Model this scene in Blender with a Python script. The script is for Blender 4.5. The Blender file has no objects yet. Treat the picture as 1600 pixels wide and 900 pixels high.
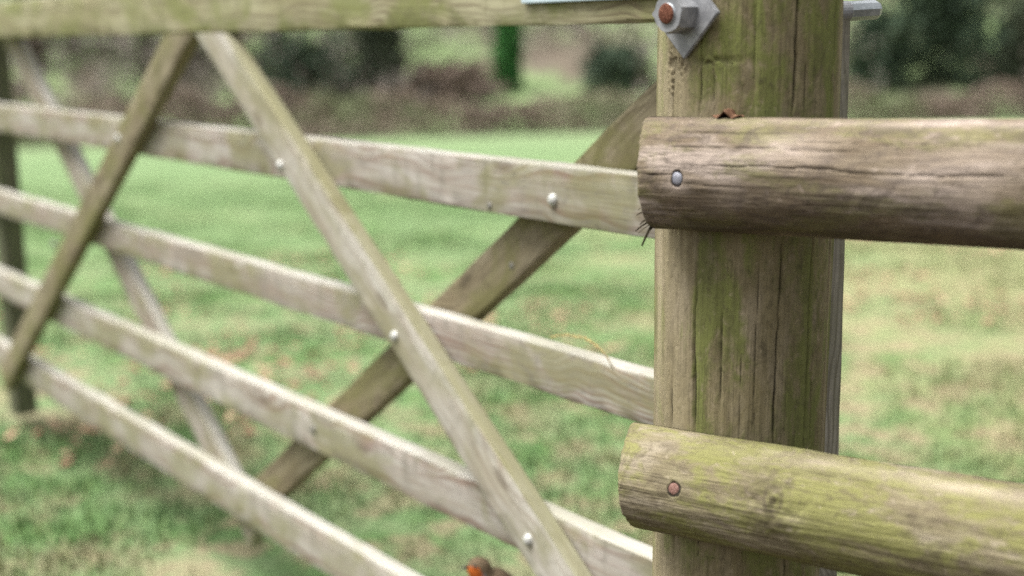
import bpy, bmesh, math, random
import numpy as np
from mathutils import Vector, Matrix

C = bpy.context.scene.collection
SC = bpy.context.scene
R = math.radians
H = 1.05                                   # eye height above the trodden ground at the gate

# ------------------------------------------------------------------ camera
FPX, PITCH, ROLL = 2222.0, R(10.25), R(-1.0)
cam = bpy.data.cameras.new('camera')
cam.sensor_width = 36.0
cam.lens = 36.0 * FPX / 1600.0
cam.clip_start, cam.clip_end = 0.05, 2000
cam.dof.use_dof = True
cam.dof.focus_distance = 1.36
cam.dof.aperture_fstop = 2.75
cam.dof.aperture_blades = 0
co = bpy.data.objects.new('camera', cam)
C.objects.link(co)
fwd = Vector((0, math.cos(PITCH), -math.sin(PITCH)))
up0 = Vector((0, math.sin(PITCH), math.cos(PITCH)))
rt0 = Vector((1, 0, 0))
rt = rt0 * math.cos(ROLL) + up0 * math.sin(ROLL)
up = up0 * math.cos(ROLL) - rt0 * math.sin(ROLL)
M = Matrix((rt, up, -fwd)).transposed().to_4x4()
M.translation = (0, 0, H)
co.matrix_world = M
SC.camera = co

def ray(px, py):
    return rt * ((px - 800) / FPX) + up * (-(py - 450) / FPX) + fwd
def at(px, py, Y):                          # point seen at a pixel of the photo, Y metres ahead
    r = ray(px, py)
    return Vector((0, 0, H)) + r * (Y / r.y)

# ------------------------------------------------------------------ sky, sun, exposure
SUN_EL, SUN_AZ = R(68), R(262)              # soft light, high and from the left
w = bpy.data.worlds.new('World'); SC.world = w
w.use_nodes = True
nt = w.node_tree; nt.nodes.clear()
sky = nt.nodes.new('ShaderNodeTexSky'); sky.sky_type = 'NISHITA'
sky.sun_disc = False
sky.sun_elevation = SUN_EL; sky.sun_rotation = SUN_AZ
sky.air_density = 1.0; sky.dust_density = 6.0; sky.ozone_density = 1.0
hs = nt.nodes.new('ShaderNodeHueSaturation'); hs.inputs['Saturation'].default_value = 0.10
bg = nt.nodes.new('ShaderNodeBackground'); bg.inputs['Strength'].default_value = 0.105
wo = nt.nodes.new('ShaderNodeOutputWorld')
nt.links.new(sky.outputs[0], hs.inputs['Color'])
nt.links.new(hs.outputs[0], bg.inputs['Color'])
nt.links.new(bg.outputs[0], wo.inputs[0])
sl = bpy.data.lights.new('sun', 'SUN')
sl.energy = 2.0; sl.angle = R(42); sl.color = (1.0, 0.97, 0.925)
so = bpy.data.objects.new('sun', sl); C.objects.link(so)
sd = Vector((math.sin(SUN_AZ) * math.cos(SUN_EL), math.cos(SUN_AZ) * math.cos(SUN_EL), math.sin(SUN_EL)))
so.rotation_euler = sd.to_track_quat('Z', 'Y').to_euler()
SC.view_settings.view_transform = 'Standard'
SC.view_settings.look = 'None'
SC.view_settings.exposure = 1.25
SC.view_settings.gamma = 1.0
SC.cycles.use_denoising = False            # keep the fine grain of the timber (and a film-like grain)
SC.view_settings.use_curve_mapping = False

# ------------------------------------------------------------------ helpers
rng = np.random.default_rng(7)
random.seed(7)

def _h(x, y, z, s):
    n = (x * 374761393 + y * 668265263 + z * 1274126177 + s * 974711) & 0xffffffff
    n = ((n ^ (n >> 13)) * 1274126177) & 0xffffffff
    n = (n ^ (n >> 16)) & 0xffffffff
    return n.astype(np.float64) / 4294967295.0
def vnoise(x, y, z, s=0):                   # value noise, -1..1
    x, y, z = np.broadcast_arrays(np.asarray(x, float), np.asarray(y, float), np.asarray(z, float))
    xi, yi, zi = (np.floor(a).astype(np.int64) for a in (x, y, z))
    fx, fy, fz = x - xi, y - yi, z - zi
    fx, fy, fz = (a * a * (3 - 2 * a) for a in (fx, fy, fz))
    r = 0
    for i in (0, 1):
        for j in (0, 1):
            for k in (0, 1):
                wgt = (fx if i else 1 - fx) * (fy if j else 1 - fy) * (fz if k else 1 - fz)
                r = r + wgt * _h(xi + i, yi + j, zi + k, s)
    return r * 2 - 1
def fbm(x, y, z, o=4, s=0):
    t, a, n = 0, 1.0, 0
    for i in range(o):
        t = t + a * vnoise(x * 2**i, y * 2**i, z * 2**i, s + i * 17); n += a; a *= .5
    return t / n

def tag(o, label=None, cat=None, group=None, kind=None):
    if label: o['label'] = label
    if cat: o['category'] = cat
    if group: o['group'] = group
    if kind: o['kind'] = kind
    return o
def empty(name, loc, label=None, cat=None, group=None):
    o = bpy.data.objects.new(name, None); C.objects.link(o)
    o.empty_display_size = .05
    o.location = loc
    return tag(o, label, cat, group)
def adopt(o, parent):
    o.parent = parent
    if parent.type == 'EMPTY' or True:
        bpy.context.view_layer.update()
        o.matrix_parent_inverse = parent.matrix_world.inverted()
    return o
def mesh_obj(name, V, F, mat, parent=None, smooth=True, gr=None, attrs=None):
    me = bpy.data.meshes.new(name)
    if isinstance(V, np.ndarray) and isinstance(F, np.ndarray):
        nv, k = len(V), F.shape[1]
        me.vertices.add(nv); me.vertices.foreach_set('co', V.astype(np.float32).ravel())
        me.loops.add(F.size); me.loops.foreach_set('vertex_index', F.astype(np.int32).ravel())
        me.polygons.add(len(F))
        me.polygons.foreach_set('loop_start', np.arange(0, F.size, k, dtype=np.int32))
        me.update(calc_edges=True); me.validate()
    else:
        me.from_pydata([tuple(v) for v in V], [], [tuple(f) for f in F]); me.update()
    if gr is not None:
        a = me.attributes.new('gr', 'FLOAT_VECTOR', 'POINT')
        a.data.foreach_set('vector', np.asarray(gr, np.float32).ravel())
    for k_, v_ in (attrs or {}).items():
        a = me.attributes.new(k_, 'FLOAT', 'POINT')
        a.data.foreach_set('value', np.asarray(v_, np.float32).ravel())
    me.polygons.foreach_set('use_smooth', np.full(len(me.polygons), bool(smooth)))
    me.materials.append(mat)
    o = bpy.data.objects.new(name, me); C.objects.link(o)
    if parent is not None: adopt(o, parent)
    return o
def bm_obj(name, bm, mat, parent=None, smooth=False):
    me = bpy.data.meshes.new(name); bm.normal_update(); bm.to_mesh(me); bm.free()
    me.materials.append(mat)
    me.polygons.foreach_set('use_smooth', np.full(len(me.polygons), bool(smooth)))
    o = bpy.data.objects.new(name, me); C.objects.link(o)
    if parent is not None: adopt(o, parent)
    return o
def frame(o, x, y, z):                      # 4x4 with given axes
    m = Matrix((x, y, z)).transposed().to_4x4(); m.translation = o
    return m

# ------------------------------------------------------------------ node helper
class NT:
    def __init__(s, name):
        s.m = bpy.data.materials.new(name); s.m.use_nodes = True
        s.t = s.m.node_tree; s.t.nodes.clear()
        s.out = s.t.nodes.new('ShaderNodeOutputMaterial')
        s.b = s.t.nodes.new('ShaderNodeBsdfPrincipled')
        s.t.links.new(s.b.outputs[0], s.out.inputs[0])
    def put(s, sock, v):
        if isinstance(v, bpy.types.NodeSocket): s.t.links.new(v, sock)
        elif v is not None:
            if sock.type == 'RGBA' and len(v) == 3: v = (*v, 1)
            sock.default_value = v
    def attr(s, n, out='Vector'):
        a = s.t.nodes.new('ShaderNodeAttribute'); a.attribute_name = n; return a.outputs[out]
    def pos(s): return s.t.nodes.new('ShaderNodeNewGeometry').outputs['Position']
    def rnd(s): return s.t.nodes.new('ShaderNodeObjectInfo').outputs['Random']
    def v(s, op, a, b=None):
        n = s.t.nodes.new('ShaderNodeVectorMath'); n.operation = op
        s.put(n.inputs[0], a); s.put(n.inputs[1], b)
        return n.outputs['Value' if op in ('LENGTH', 'DOT_PRODUCT') else 'Vector']
    def f(s, op, a, b=None, c=None, clamp=False):
        n = s.t.nodes.new('ShaderNodeMath'); n.operation = op; n.use_clamp = clamp
        s.put(n.inputs[0], a); s.put(n.inputs[1], b)
        if c is not None: s.put(n.inputs[2], c)
        return n.outputs[0]
    def sep(s, v):
        n = s.t.nodes.new('ShaderNodeSeparateXYZ'); s.put(n.inputs[0], v); return n.outputs
    def comb(s, x, y, z):
        n = s.t.nodes.new('ShaderNodeCombineXYZ')
        for i, q in enumerate((x, y, z)): s.put(n.inputs[i], q)
        return n.outputs[0]
    def noise(s, vec, scale=1, detail=4, rough=.55, dist=0):
        n = s.t.nodes.new('ShaderNodeTexNoise'); s.put(n.inputs['Vector'], vec)
        n.inputs['Scale'].default_value = scale; n.inputs['Detail'].default_value = detail
        n.inputs['Roughness'].default_value = rough; n.inputs['Distortion'].default_value = dist
        return n.outputs[0]
    def sm(s, x, a, b, lo=0., hi=1.):      # smoothstep
        n = s.t.nodes.new('ShaderNodeMapRange'); n.interpolation_type = 'SMOOTHSTEP'
        s.put(n.inputs[0], x)
        for i, q in enumerate((a, b, lo, hi)): n.inputs[i + 1].default_value = q
        return n.outputs[0]
    def mix(s, fac, a, b, mode='MIX'):
        n = s.t.nodes.new('ShaderNodeMix'); n.data_type = 'RGBA'; n.blend_type = mode
        s.put(n.inputs[0], fac); s.put(n.inputs[6], a); s.put(n.inputs[7], b)
        return n.outputs[2]
    def bump(s, h, strength=.3, dist=.002):
        n = s.t.nodes.new('ShaderNodeBump'); n.inputs['Strength'].default_value = strength
        n.inputs['Distance'].default_value = dist
        s.put(n.inputs['Height'], h); s.put(s.b.inputs['Normal'], n.outputs[0])
    def fin(s, col, rough=.85, spec=.25, metal=0):
        s.put(s.b.inputs['Base Color'], col); s.put(s.b.inputs['Roughness'], rough)
        s.b.inputs['Specular IOR Level'].default_value = spec
        s.b.inputs['Metallic'].default_value = metal
        return s.m

def sawn_wood(name, pale, brown, ringcol, algae, algae_amt=.5, drip=.5, edge=None, ringk=.82):
    n = NT(name); g = n.attr('gr')
    big = n.noise(n.v('MULTIPLY', g, (5, 22, 22)), 1, 3)
    fine = n.noise(n.v('MULTIPLY', g, (9, 320, 320)), 1, 3, .6)
    mid = n.noise(n.v('MULTIPLY', g, (6, 70, 70)), 1, 3, .6, .3)
    # growth rings round a pith that runs outside the board: cathedral grain
    x, y, z = n.sep(g)[:3]
    wob = n.noise(n.v('MULTIPLY', g, (4.2, 5, 5)), 1, 2, .5, .2)
    vo = n.t.nodes.new('ShaderNodeTexVoronoi'); vo.voronoi_dimensions = '2D'; vo.inputs['Scale'].default_value = 1
    n.put(vo.inputs['Vector'], n.v('MULTIPLY', g, (3.4, 9.5, 0)))
    kd = n.f('ADD', vo.outputs['Distance'], n.f('MULTIPLY', n.f('SUBTRACT', mid, .5), .06))
    yy = n.f('ADD', y, n.f('MULTIPLY', n.f('SUBTRACT', wob, .5), .11))
    yy = n.f('ADD', yy, n.sm(kd, .0, .34, .026, 0.))
    rr = n.f('SQRT', n.f('ADD', n.f('MULTIPLY', yy, yy), n.f('POWER', n.f('ADD', z, .05), 2)))
    ring = n.f('FRACT', n.f('MULTIPLY', rr, 150))
    ring = n.f('MULTIPLY', n.sm(ring, .35, .85), n.f('SUBTRACT', 1, n.sm(ring, .88, 1.)))
    col = n.mix(n.sm(big, .35, .65), pale, brown)
    col = n.mix(n.f('MULTIPLY', n.sm(fine, .45, .70), .55), col, ringcol)
    patch = n.sm(n.noise(n.v('MULTIPLY', g, (3.3, 4, 4)), 1, 2), .36, .58, .35, 1.)
    col = n.mix(n.f('MULTIPLY', n.f('MULTIPLY', ring, ringk), patch), col, ringcol)
    col = n.mix(n.sm(kd, .045, .095, .6, 0.), col, tuple(c * .55 for c in ringcol))
    # run-off stains across the grain, and algae
    d = n.noise(n.v('MULTIPLY', g, (48, 7, 7)), 1, 3, .6, .4)
    dm = n.f('MULTIPLY', n.sm(d, .50, .70), n.sm(y, -.035, .03, .25, 1.))
    col = n.mix(n.f('MULTIPLY', dm, drip), col, tuple(c * .62 for c in brown))
    al = n.noise(n.v('MULTIPLY', g, (7, 11, 30)), 1, 4, .6, .5)
    col = n.mix(n.f('MULTIPLY', n.sm(al, .43, .62), algae_amt), col, algae)
    mo = n.noise(n.v('MULTIPLY', g, (38, 60, 60)), 1, 5, .7, .6)
    col = n.mix(n.f('MULTIPLY', n.sm(mo, .50, .68), .45), col, tuple(c * .55 for c in brown))
    sp = n.noise(n.v('MULTIPLY', g, (60, 90, 90)), 1, 2)
    col = n.mix(n.f('MULTIPLY', n.sm(sp, .66, .74), .4), col, tuple(c * .4 for c in brown))
    if edge: col = n.mix(n.f('MULTIPLY', n.attr('edge', 'Fac'), n.sm(al, .25, .62, .95, .55)), col, edge)  # upper faces; on pale tops, sky light put into the bleached colour
    h = n.f('ADD', n.f('MULTIPLY', fine, .6), n.f('MULTIPLY', mid, .7))
    n.bump(h, .5, .0015)
    return n.fin(col, .88, .2)

def round_wood(name, base, base2, bare, algae, dark, algae_amt=.8, thr=(.41, .62), bare_thr=(.52, .68), streak=240, blot_amt=.58):
    # barkless round timber: gr = (along, arc, depth); attrs crack, knot, stain with painted underside shade, moss
    n = NT(name); g = n.attr('gr')
    big = n.noise(n.v('MULTIPLY', g, (7, 20, 0)), 1, 3, .6, .4)
    mid = n.noise(n.v('MULTIPLY', g, (18, 46, 0)), 1, 5, .65, .6)
    fine = n.noise(n.v('MULTIPLY', g, (16, streak, 0)), 1, 4, .65, .2)
    mott = n.noise(n.v('MULTIPLY', g, (90, 140, 0)), 1, 4, .65, .6)
    col = n.mix(n.sm(mid, .36, .64), base, base2)
    col = n.mix(n.f('MULTIPLY', n.sm(big, *bare_thr), .85), col, bare)
    al = n.f('ADD', n.noise(n.v('ADD', n.v('MULTIPLY', g, (11, 26, 0)), (3, 7, 0)), 1, 4, .6, .6),
             n.f('MULTIPLY', n.f('SUBTRACT', mott, .5), .35))
    al = n.f('ADD', al, n.f('MULTIPLY', n.attr('moss', 'Fac'), .2))
    col = n.mix(n.f('MULTIPLY', n.sm(al, *thr), algae_amt), col, algae)
    hair = n.noise(n.v('MULTIPLY', g, (30, 700, 0)), 1, 3, .6, .15)
    blot = n.noise(n.v('ADD', n.v('MULTIPLY', g, (26, 44, 0)), (9, 2, 0)), 1, 6, .75, .9)
    col = n.mix(n.f('MULTIPLY', n.sm(blot, .47, .62), blot_amt), col, tuple(c * 1.2 for c in dark))
    col = n.mix(n.f('MULTIPLY', n.sm(fine, .52, .70), .28), col, dark)
    col = n.mix(n.f('MULTIPLY', n.sm(hair, .50, .72), .40), col, dark)
    col = n.mix(n.f('MULTIPLY', n.sm(mott, .56, .72), .55), col, dark)
    col = n.mix(n.f('MULTIPLY', n.sm(mott, .26, .42, 1, 0), .5), col, tuple(c * 1.25 for c in bare))
    col = n.mix(n.f('MULTIPLY', n.attr('stain_shade', 'Fac'), .75), col, dark)
    col = n.mix(n.f('MULTIPLY', n.attr('pale', 'Fac'), .8), col, tuple(min(.6, c * 1.5) for c in bare))
    kn = n.attr('knot', 'Fac')
    kr = n.f('SINE', n.f('ADD', n.f('MULTIPLY', kn, 24), n.f('MULTIPLY', mott, 7)))
    km = n.f('MULTIPLY', n.sm(kn, .05, .6), n.sm(kr, -1., 1., .25, .75))
    col = n.mix(km, col, tuple(c * .8 for c in dark))
    col = n.mix(n.sm(n.attr('crack', 'Fac'), .25, .9), col, tuple(c * .3 for c in dark))
    n.bump(n.f('ADD', n.f('ADD', n.f('MULTIPLY', fine, .8), n.f('MULTIPLY', hair, .5)), n.f('MULTIPLY', mott, .7)), .8, .0018)
    return n.fin(col, .86, .22)

def simple(name, c1, c2, scale=40, rough=.6, metal=0, spec=.4, bump=.15, thr=(.4, .65)):
    n = NT(name); p = n.t.nodes.new('ShaderNodeTexCoord').outputs['Object']
    a = n.noise(p, scale, 5, .65, .3)
    n.bump(n.noise(p, scale * 4, 4, .6), bump, .001)
    return n.fin(n.mix(n.sm(a, *thr), c1, c2), rough, spec, metal)

# ------------------------------------------------------------------ materials
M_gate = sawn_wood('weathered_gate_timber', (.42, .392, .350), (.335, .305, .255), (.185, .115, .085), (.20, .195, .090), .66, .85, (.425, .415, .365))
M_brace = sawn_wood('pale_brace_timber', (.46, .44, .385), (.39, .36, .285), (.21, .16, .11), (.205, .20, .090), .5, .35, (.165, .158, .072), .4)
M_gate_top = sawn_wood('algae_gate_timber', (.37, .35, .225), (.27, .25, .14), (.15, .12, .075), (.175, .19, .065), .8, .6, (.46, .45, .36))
M_gate_old = sawn_wood('olive_gate_timber', (.265, .23, .155), (.20, .165, .10), (.10, .078, .048), (.15, .145, .055), .75, .4)
M_stile = sawn_wood('shaded_gate_timber', (.16, .16, .10), (.11, .115, .07), (.06, .06, .04), (.09, .11, .05), .8, .4)  # gate timber darkened: shade behind the bars put into the colour
M_heel = sawn_wood('grey_gate_timber', (.36, .34, .29), (.25, .235, .19), (.14, .125, .095), (.18, .18, .11), .4, .4)
M_post = round_wood('mossy_post_timber', (.180, .150, .080), (.228, .192, .110), (.285, .240, .162), (.155, .175, .048), (.066, .056, .032), .9, blot_amt=.36)
M_log = round_wood('brown_rail_timber', (.20, .160, .110), (.145, .110, .072), (.345, .285, .240), (.165, .160, .060), (.066, .051, .042), .65, (.48, .66), (.50, .62))
M_log2 = round_wood('green_rail_timber', (.235, .205, .122), (.185, .155, .092), (.31, .265, .195), (.205, .205, .066), (.095, .076, .050), .85, (.43, .62), (.50, .66))
M_galv = simple('galvanised_steel', (.22, .225, .235), (.33, .335, .345), 90, .5, .3, .5, .25)
M_galv2 = simple('weathered_zinc', (.40, .43, .45), (.27, .30, .31), 120, .42, .55, .5, .3)
M_strap = simple('pale_blue_zinc', (.52, .64, .70), (.60, .70, .75), 30, .45, .2, .5, .1)
M_rust = simple('rust', (.095, .032, .018), (.20, .085, .052), 420, .9, 0, .2, .8)
M_nail = simple('zinc_nail', (.26, .27, .31), (.36, .36, .40), 500, .55, .4, .4, .4)
M_nailr = simple('rusty_nail', (.20, .105, .080), (.30, .18, .15), 500, .8, .1, .3, .5)
M_boltw = simple('white_zinc_bolt', (.55, .55, .52), (.36, .36, .33), 260, .5, .3, .5, .1)
M_boltd = simple('dull_bolt', (.16, .15, .13), (.24, .23, .20), 200, .5, .3, .5, .2)
M_leaf = simple('dead_leaf', (.12, .060, .034), (.20, .105, .058), 160, .7, 0, .3, .5)
M_straw = simple('dry_grass', (.46, .36, .15), (.22, .15, .07), 300, .8, 0, .2, .2)
M_split = simple('dark_splinter', (.035, .030, .018), (.06, .05, .03), 400, .95, 0, .1, .3)

# ground and blades read the same world-space patches
def grass_colour(n, blade=False):
    p = n.pos(); x, y, z = n.sep(p)[:3]
    q = n.comb(x, y, 0.0)
    a = n.noise(q, .55, 4, .6, .3)
    b = n.noise(n.v('ADD', q, (31, 17, 0)), 2.6, 4, .62, .4)
    c = n.noise(n.v('ADD', q, (3, 71, 0)), 6.5, 3, .6, .3)
    col = n.mix(n.sm(a, .36, .62), (.138, .210, .092), (.165, .238, .110))
    col = n.mix(n.f('MULTIPLY', n.sm(b, .46, .64), .8), col, (.085, .165, .050))
    # drier, yellower turf to the right of the gate post and in the nearer middle
    dry = n.f('ADD', n.f('MULTIPLY', n.sm(x, -.3, 1.6), .30), n.f('SUBTRACT', a, .5))
    dry = n.f('MULTIPLY', dry, n.sm(y, 9., 22., 1., .25))
    dn = n.f('ADD', dry, n.f('MULTIPLY', n.f('SUBTRACT', c, .5), .55))
    col = n.mix(n.f('MULTIPLY', n.sm(dn, .02, .32), .75), col, (.27, .26, .135))
    # worn, littered earth round the gate
    worn = n.f('MULTIPLY', n.sm(y, 3.0, 6.5, 1., 0.), n.sm(b, .30, .50, 1., 0.))
    worn2 = n.f('MULTIPLY', n.sm(c, .48, .62), n.sm(y, 3.5, 9., .9, .15))
    col = n.mix(n.f('MAXIMUM', n.f('MULTIPLY', worn, .8), n.f('MULTIPLY', worn2, .75)), col, (.28, .215, .145))
    bounce_cut = n.sm(n.f('ADD', y, n.f('MULTIPLY', n.f('SUBTRACT', b, .5), .9)), 1.55, 2.15, 1., 0.)
    far = n.sm(y, 8., 26.)
    lite = n.sm(y, 22., 40.)
    col = n.mix(n.f('MULTIPLY', far, .65), col, (.172, .250, .122))
    stripe = n.noise(n.v('MULTIPLY', q, (.10, .55, 1)), 1, 3)
    col = n.mix(n.f('MULTIPLY', n.f('MULTIPLY', n.sm(stripe, .5, .7), far), .35), col, (.20, .265, .125))
    col = n.mix(n.f('MULTIPLY', lite, .55), col, (.225, .285, .150))
    col = n.mix(bounce_cut, col, n.mix(c, (.040, .032, .022), (.075, .060, .042)))      # unseen dark ground in front of the gate, added to cut bounce light
    return col
n = NT('meadow_turf')
gc = grass_colour(n)
n.bump(n.noise(n.pos(), 30, 4, .7), .6, .03)
M_ground = n.fin(gc, .95, .1)
n = NT('grass_blades')
gc = grass_colour(n)
tint = n.attr('tint', 'Fac')
gc = n.mix(n.sm(tint, .0, .5, .55, 0.), gc, (.075, .18, .05))
gc = n.mix(n.sm(tint, .6, 1., 0., .5), gc, (.20, .27, .08))
n.b.inputs['Subsurface Weight'].default_value = 0
M_blade = n.fin(gc, .7, .2)
n = NT('leaf_litter')
t_ = n.attr('tint', 'Fac')
M_litter = n.fin(n.mix(n.sm(t_, .2, .8), (.20, .095, .065), (.38, .26, .17)), .85, .2)

n = NT('hillside_turf')
p = n.pos(); x, y, z = n.sep(p)[:3]
q = n.comb(x, n.f('MULTIPLY', z, 1.6), 0.)
a = n.noise(q, .30, 3, .55, .4); b = n.noise(n.v('ADD', q, (9, 4, 0)), .85, 3, .6)
col = n.mix(n.sm(a, .40, .56), (.135, .112, .085), (.20, .27, .125))
col = n.mix(n.f('MULTIPLY', n.sm(b, .50, .64), .7), col, (.135, .112, .088))
M_hill = n.fin(col, .95, .1)

def leafy(name, c1, c2, c3):
    n = NT(name); t = n.attr('tint', 'Fac')
    col = n.mix(n.sm(t, 0., .6), c1, c2)
    col = n.mix(n.sm(t, .7, 1.), col, c3)
    return n.fin(col, .75, .2)
M_ivy = leafy('ivy_leaves', (.030, .105, .028), (.055, .18, .045), (.10, .23, .06))
M_holly = leafy('dark_evergreen', (.042, .056, .034), (.07, .085, .052), (.11, .125, .075))
M_laurel = leafy('deep_green_shrub', (.034, .056, .034), (.056, .084, .050), (.10, .125, .075))
M_hedge = leafy('bare_hedge', (.11, .082, .066), (.185, .14, .112), (.15, .165, .09))
M_twig = leafy('grey_twigs', (.13, .112, .095), (.19, .165, .142), (.20, .21, .14))
M_copper = leafy('russet_twigs', (.16, .105, .088), (.23, .160, .135), (.18, .14, .11))
M_pale = leafy('pale_green_foliage', (.13, .165, .080), (.19, .225, .115), (.22, .25, .13))
M_bark = simple('grey_bark', (.10, .088, .070), (.065, .056, .044), 3, .95, 0, .1, .4)
M_dbark = simple('dark_bark', (.070, .066, .050), (.05, .05, .036), 3, .95, 0, .1, .4)

# ------------------------------------------------------------------ ground
def gz(x, y):                               # height of the meadow: level at the gate, falling gently away
    s = np.clip((np.asarray(y, float) - 4.0), 0, None)
    z = -.054 * s * (s / (s + 3.0))
    return z + .007 * np.asarray(x, float) * np.clip(s / 20, 0, 1.4)
EDGE = 38.5
def sheet(name, xs, ys, zf, mat):
    X, Y = np.meshgrid(xs, ys); Z = zf(X, Y)
    V = np.stack([X, Y, Z], -1).reshape(-1, 3)
    nx, ny = len(xs), len(ys)
    i = np.arange(nx - 1)[None, :] + np.arange(ny - 1)[:, None] * nx
    F = np.stack([i, i + 1, i + 1 + nx, i + nx], -1).reshape(-1, 4)
    return mesh_obj(name, V, F, mat)
def hill_z(x, y):
    k = np.clip(y - EDGE - 1.0, 0, None)
    rise = .20 * np.clip(k, 0, 60) + .28 * np.clip(k - 60, 0, 120) + .1 * np.clip(k - 180, 0, None)
    return gz(x, np.minimum(y, EDGE)) + rise + np.where(k > 0, .5 * fbm(x * .08, y * .08, 0 * x, 3, 5) * np.clip(k / 8, 0, 1), 0)
def meadow_z(x, y):
    near = np.clip(1 - y / 18, 0, 1)
    return hill_z(x, y) + .028 * fbm(x * 1.1, y * 1.1, 0 * x, 3, 3) * near
ys1 = np.concatenate([np.linspace(-20, .5, 20), np.linspace(.7, 9, 120), np.linspace(9.3, EDGE + 1, 60)])
xs1 = np.concatenate([np.linspace(-60, -6, 30), np.linspace(-5.9, 5.9, 140), np.linspace(6, 60, 30)])
tag(sheet('meadow', xs1, ys1, meadow_z, M_ground), kind='structure')
tag(sheet('hillside', np.linspace(-260, 260, 150), np.concatenate([np.linspace(EDGE + .98, 110, 80), np.linspace(112, 700, 50)]), hill_z, M_hill), kind='structure')

# short grass: individual bent blades, thinning with distance
def blades(name, N, ylo, yhi, hlo, hhi, wid, mat, seed):
    r = np.random.default_rng(seed)
    y = ylo + (yhi - ylo) * r.random(N) ** 1.5
    x = (r.random(N) * 2 - 1) * (.55 * y + .5)
    cl = fbm(x * 2.2, y * 2.2, 0 * x, 3, 11)
    keep = r.random(N) < np.clip(.55 + 1.3 * cl, .06, 1)
    x, y, cl = x[keep], y[keep], cl[keep]; N = len(x)
    z = meadow_z(x, y) - .004
    h = (hlo + (hhi - hlo) * r.random(N)) * (1 + .7 * cl)
    an = r.random(N) * 2 * np.pi; ln = h * (.25 + .75 * r.random(N))
    wx, wy = np.cos(an + 1.57) * wid, np.sin(an + 1.57) * wid
    dx, dy = np.cos(an) * ln, np.sin(an) * ln
    P = np.zeros((N, 5, 3))
    P[:, 0] = np.stack([x - wx, y - wy, z], -1); P[:, 1] = np.stack([x + wx, y + wy, z], -1)
    P[:, 2] = np.stack([x + wx * .8 + dx * .35, y + wy * .8 + dy * .35, z + h * .65], -1)
    P[:, 3] = np.stack([x - wx * .8 + dx * .35, y - wy * .8 + dy * .35, z + h * .65], -1)
    P[:, 4] = np.stack([x + dx, y + dy, z + h * .92], -1)
    b = np.arange(N)[:, None] * 5
    T = np.concatenate([b + [0, 1, 2], b + [0, 2, 3], b + [3, 2, 4]], 0)
    tint = np.repeat(r.random(N), 5)
    return mesh_obj(name, P.reshape(-1, 3), T, mat, smooth=False, attrs={'tint': tint})
tag(blades('grass', 230000, 2.2, 15, .016, .042, .0024, M_blade, 3), 'short tufty green grass growing over the meadow by the gate', 'grass', kind='stuff')
def litter(N, seed):
    r = np.random.default_rng(seed)
    y = 2.4 + 5.5 * r.random(N) ** 1.3
    x = (r.random(N) * 2 - 1) * (.5 * y + .4)
    k = fbm(x * 1.3, y * 1.3, 0 * x, 3, 23) > .16
    x, y = x[k], y[k]; N = len(x)
    z = meadow_z(x, y) + .012 + .02 * r.random(N)
    s = .014 + .022 * r.random(N)
    an = r.random(N) * 6.283
    P = np.zeros((N, 4, 3))
    for i, (u, v_) in enumerate(((-1, 0), (0, -.5), (1, 0), (0, .5))):
        P[:, i, 0] = x + s * (u * np.cos(an) - v_ * np.sin(an))
        P[:, i, 1] = y + s * (u * np.sin(an) + v_ * np.cos(an))
        P[:, i, 2] = z + s * (r.random(N) - .5) * .8
    F = np.arange(N)[:, None] * 4 + [0, 1, 2, 3]
    return mesh_obj('leaf_litter', P.reshape(-1, 3), F, M_litter, smooth=False, attrs={'tint': np.repeat(r.random(N), 4)})
tag(litter(4200, 5), 'scattered brown dead leaves lying in the grass near the gate', 'leaves', kind='stuff')

# ------------------------------------------------------------------ far hedge, shrubs and trees
def cloud(P, S, seed, aspect=.5):           # leaf or twig faces of size S at points P
    r = np.random.default_rng(seed); N = len(P)
    a = r.normal(size=(N, 3)); a /= np.linalg.norm(a, axis=1)[:, None]
    b = np.cross(a, r.normal(size=(N, 3))); b /= np.linalg.norm(b, axis=1)[:, None]
    S = (S * (.6 + .8 * r.random(N)))[:, None]
    V = np.stack([P - a * S, P - b * S * aspect, P + a * S, P + b * S * aspect], 1).reshape(-1, 3)
    F = np.arange(N)[:, None] * 4 + [0, 1, 2, 3]
    return V, F
def tube_mesh(paths, sides=8):
    V, F = [], []
    for pts in paths:
        b0 = len(V)
        for i, (p, rad) in enumerate(pts):
            p = Vector(p)
            q0 = Vector(pts[max(i - 1, 0)][0]); q1 = Vector(pts[min(i + 1, len(pts) - 1)][0])
            d = (q1 - q0).normalized()
            u = d.orthogonal().normalized() if abs(d.z) < .9 else Vector((1, 0, 0)).cross(d).normalized()
            v_ = d.cross(u)
            for k in range(sides):
                an = 2 * math.pi * k / sides
                V.append(p + (u * math.cos(an) + v_ * math.sin(an)) * rad)
            if i:
                for k in range(sides):
                    k2 = (k + 1) % sides
                    F.append((b0 + (i - 1) * sides + k, b0 + (i - 1) * sides + k2, b0 + i * sides + k2, b0 + i * sides + k))
        F.append(tuple(b0 + k for k in range(sides))[::-1]); F.append(tuple(b0 + (len(pts) - 1) * sides + k for k in range(sides)))
    return V, F
def clumpy(r, N, fn):                       # points round random clump centres so gaps stay open
    return fn(r, N)

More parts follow.
